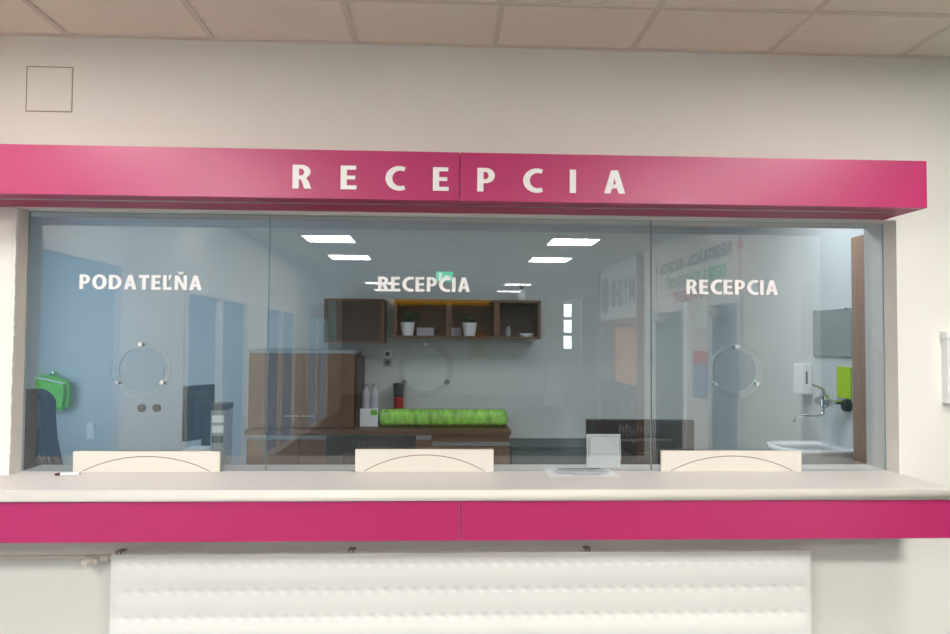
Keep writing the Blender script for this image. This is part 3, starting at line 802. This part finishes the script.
# green bag on the wall
Yb = OB-.08
p0, p1 = at(34, 411, Yb), at(70, 374, Yb); W = p1.x-p0.x; H = p1.z-p0.z
t = thing('green_bag', 'bright green bag hanging on the office wall behind the black chair', 'bag', ((p0.x+p1.x)/2, OB, p0.z))
lp = [[(-W*.30, H*.03), (W*.42, 0), (W*.5, H*.5), (W*.46, H*.78), (W*.1, H*.92), (-W*.45, H), (-W*.5, H*.5)]]
b = prism(lp, .10, facing_front(0, -.012, 0))
bmesh.ops.bevel(b, geom=[e for e in b.edges if e.calc_face_angle(0) > 1.2], offset=.03, segments=3, affect='EDGES')
obj('body', b, 'green_cloth', t, True)
obj('strap', tube(B(), [(-W*.2, -.03, H*.93), (-W*.12, -.02, H*1.05), (-W*.05, -.02, H*1.05), (W*.02, -.03, H*.90)], .006), 'green_cloth', t, True)
obj('pocket_trim', tube(B(), [(-W*.42, -.115, H*.9), (-W*.1, -.117, H*.86), (W*.42, -.115, H*.74)], .006), 'white', t, True)
obj('hook', cyl(B(), (-W*.085, -.035, H*1.035), (-W*.085, -.0005, H*1.035), .006), 'chrome', t, True)
for px_, lab in ((142, 'round black wall socket behind the left glass, left of two'), (157, 'round black wall socket behind the left glass, right of two')):
    p = at(px_, 408, OB)
    t = thing('round_socket', lab, 'socket', (p.x, OB, p.z), 0, 'round black sockets')
    obj('ring', cyl(B(), (0, -.014, 0), (0, -.0005, 0), .034, seg=32), 'black', t, True)
    obj('insert', cyl(B(), (0, -.018, 0), (0, -.0141, 0), .022, seg=28), 'ink', t, True)
p = at(91, 431, OB)
t = thing('wall_switch', 'small white double switch plate low behind the left glass', 'switch', (p.x, OB, p.z))
obj('plate', bx(-.035, .035, -.008, -.0005, -.07, .07, bev=.002), 'white', t)
for dz in (-.033, .033): obj('rocker', bx(-.024, .024, -.013, -.0081, dz-.026, dz+.026, bev=.002), 'sign_white', t)

# wash place on the right wall
def on_right(px, py):
    d = RT*((px-475)/F) + FW - UP*((py-317)/F); return CAM + d*((OR-CAM.x)/d.x)
Yw = on_right(838, 440).y-.02
t = thing('wash_basin', 'white wash basin on the office right wall under the tap', 'wash basin', (OR, Yw, 0))
b = B(); zt = 1.0
pr = []
outl = [(-.37, -.2), (-.40, -.1), (-.41, 0), (-.40, .1), (-.37, .2), (-.30, .27), (-.0005, .28), (-.0005, -.28), (-.30, -.27)]
outl = [(a_, c_*.78) for a_, c_ in outl]
bo = prism([outl], .03, Matrix.Translation((0, 0, zt-.03)))
inn = [(x_*.8-.05, y_*.78) for x_, y_ in outl]
for f in bo.faces: pass
obj('rim', prism([outl, inn], .03, Matrix.Translation((0, 0, zt-.03))), 'ceramic', t); bo.free()
b = B(); r0 = [b.verts.new((x_, y_, zt-.0301)) for x_, y_ in outl]; r1 = [b.verts.new((x_*.75-.004, y_*.8, zt-.1)) for x_, y_ in outl]; r2 = [b.verts.new((x_*.45-.004, y_*.5, zt-.14)) for x_, y_ in outl]
for A_, C_ in ((r0, r1), (r1, r2)):
    for k in range(len(outl)): b.faces.new((A_[k], A_[(k+1) % 9], C_[(k+1) % 9], C_[k]))
b.faces.new(r2)
obj('bowl', b, 'ceramic', t, True)
obj('drain_pipe', tube(B(), [(-.12, 0, zt-.14), (-.12, 0, zt-.3), (-.0005, 0, zt-.36)], .018), 'chrome', t, True)
Yt = on_right(841, 403).y+.02
zt_p = on_right(841, 402).z
t = thing('wall_tap', 'chrome wall mounted tap with long curved spout above the basin', 'tap', (OR, Yt, zt_p))
obj('body', lathe(cyl(cyl(B(), (-.09, -.07, 0), (-.09, .07, 0), .022), (-.0005, -.06, 0), (-.09, -.06, 0), .014), [(0, -.03), (.026, -.03), (.026, .03), (.02, .045), (0, .05)], (-.09, 0, 0)), 'chrome', t, True)
obj('spout', tube(B(), [(-.09, 0, -.03), (-.095, 0, -.065), (-.12, 0, -.085), (-.2, 0, -.085), (-.24, 0, -.082), (-.265, 0, -.090), (-.275, 0, -.118)], .010), 'chrome', t, True)
obj('lever', tube(B(), [(-.09, 0, .05), (-.1, 0, .075), (-.16, 0, .1)], [.012, .009, .008]), 'chrome', t, True)
p = on_right(846, 405)
tag(obj('tap_flange', cyl(B(), (OR-.03, p.y-.03, p.z), (OR-.0005, p.y-.03, p.z), .034, .038, seg=28), 'black', None, True), 'round black socket on the wall right of the tap', 'socket')
t = thing('wall_mirror', 'small frameless mirror with clips above the wash basin', 'mirror', (OR, on_right(852, 357).y, on_right(852, 357).z))
H = on_right(852, 308).z-on_right(852, 357).z; WM = on_right(815, 357).y-on_right(852, 357).y
obj('glass_plate', bx(-.012, -.0015, 0, WM, 0, H), 'mirror', t)
for y_, z_ in ((.02, -.004), (WM-.04, -.004), (.02, H-.012), (WM-.04, H-.012)): obj('clip', bx(-.017, -.0005, y_, y_+.02, z_, z_+.016), 'chrome', t)
zz0 = on_right(813, 395).z; yd_ = on_right(813, 395).y
t = thing('towel_dispenser', 'white paper towel dispenser left of the mirror', 'dispenser', (OR, yd_, zz0))
obj('housing', bx(-.07, -.0005, 0, .12, 0, .2, bev=.012), 'white', t)
obj('slot', bx(-.045, -.035, -.002, -.0005, .07, .15), 'ink', t)
tag(obj('green_notice', bx(OR-.008, OR-.0005, on_right(852, 380).y, on_right(838, 380).y, on_right(845, 398).z, on_right(845, 367).z), 'lime'), 'lime green sheet on the wall right of the tap', 'notice')
t = thing('wooden_door', 'tall brown wooden door leaf at the right edge of the office', 'door', (OR, .3, 0))
obj('leaf', bx(-.065, -.02, 0, .56, .01, 2.2, bev=.002), 'wood_pale', t); obj('hinge', cyl(B(), (-.012, .54, .3), (-.012, .54, .42), .008), 'chrome', t, True); obj('hinge', cyl(B(), (-.012, .54, 1.7), (-.012, .54, 1.82), .008), 'chrome', t, True)

# ------------------------------------------------------------------ fill lights, world, view
def area(name, loc, rot, sx_, sy_, power, col):
    ld = bpy.data.lights.new(name, 'AREA'); ld.shape = 'RECTANGLE'; ld.size = sx_; ld.size_y = sy_; ld.energy = power; ld.color = col
    o = bpy.data.objects.new(name, ld); COL.objects.link(o); o.location = loc; o.rotation_euler = rot; return o
# dim unseen fill added under the office ceiling (above the line of sight)
area('office_fill', (0, 1.6, OC-.05), (0, 0, 0), 2.4, .3, 7, (1, .97, .92))
area('wash_place_fill', (1.5, 1.0, OC-.05), (0, 0, 0), 1.1, .2, 22, (.86, .94, 1))  # unseen fill added to brighten the sink wall and right reveal
w = bpy.data.worlds.new('world'); w.use_nodes = True; w.node_tree.nodes['Background'].inputs[0].default_value = (.8, .87, 1, 1); w.node_tree.nodes['Background'].inputs[1].default_value = .05
sc.world = w
sc.view_settings.view_transform = 'Standard'; sc.view_settings.look = 'None'; sc.view_settings.exposure = 0
try:
    sc.cycles.use_denoising = True; sc.cycles.max_bounces = 10; sc.cycles.transparent_max_bounces = 16
    sc.cycles.diffuse_bounces = 6; sc.cycles.sample_clamp_indirect = 6
except Exception: pass
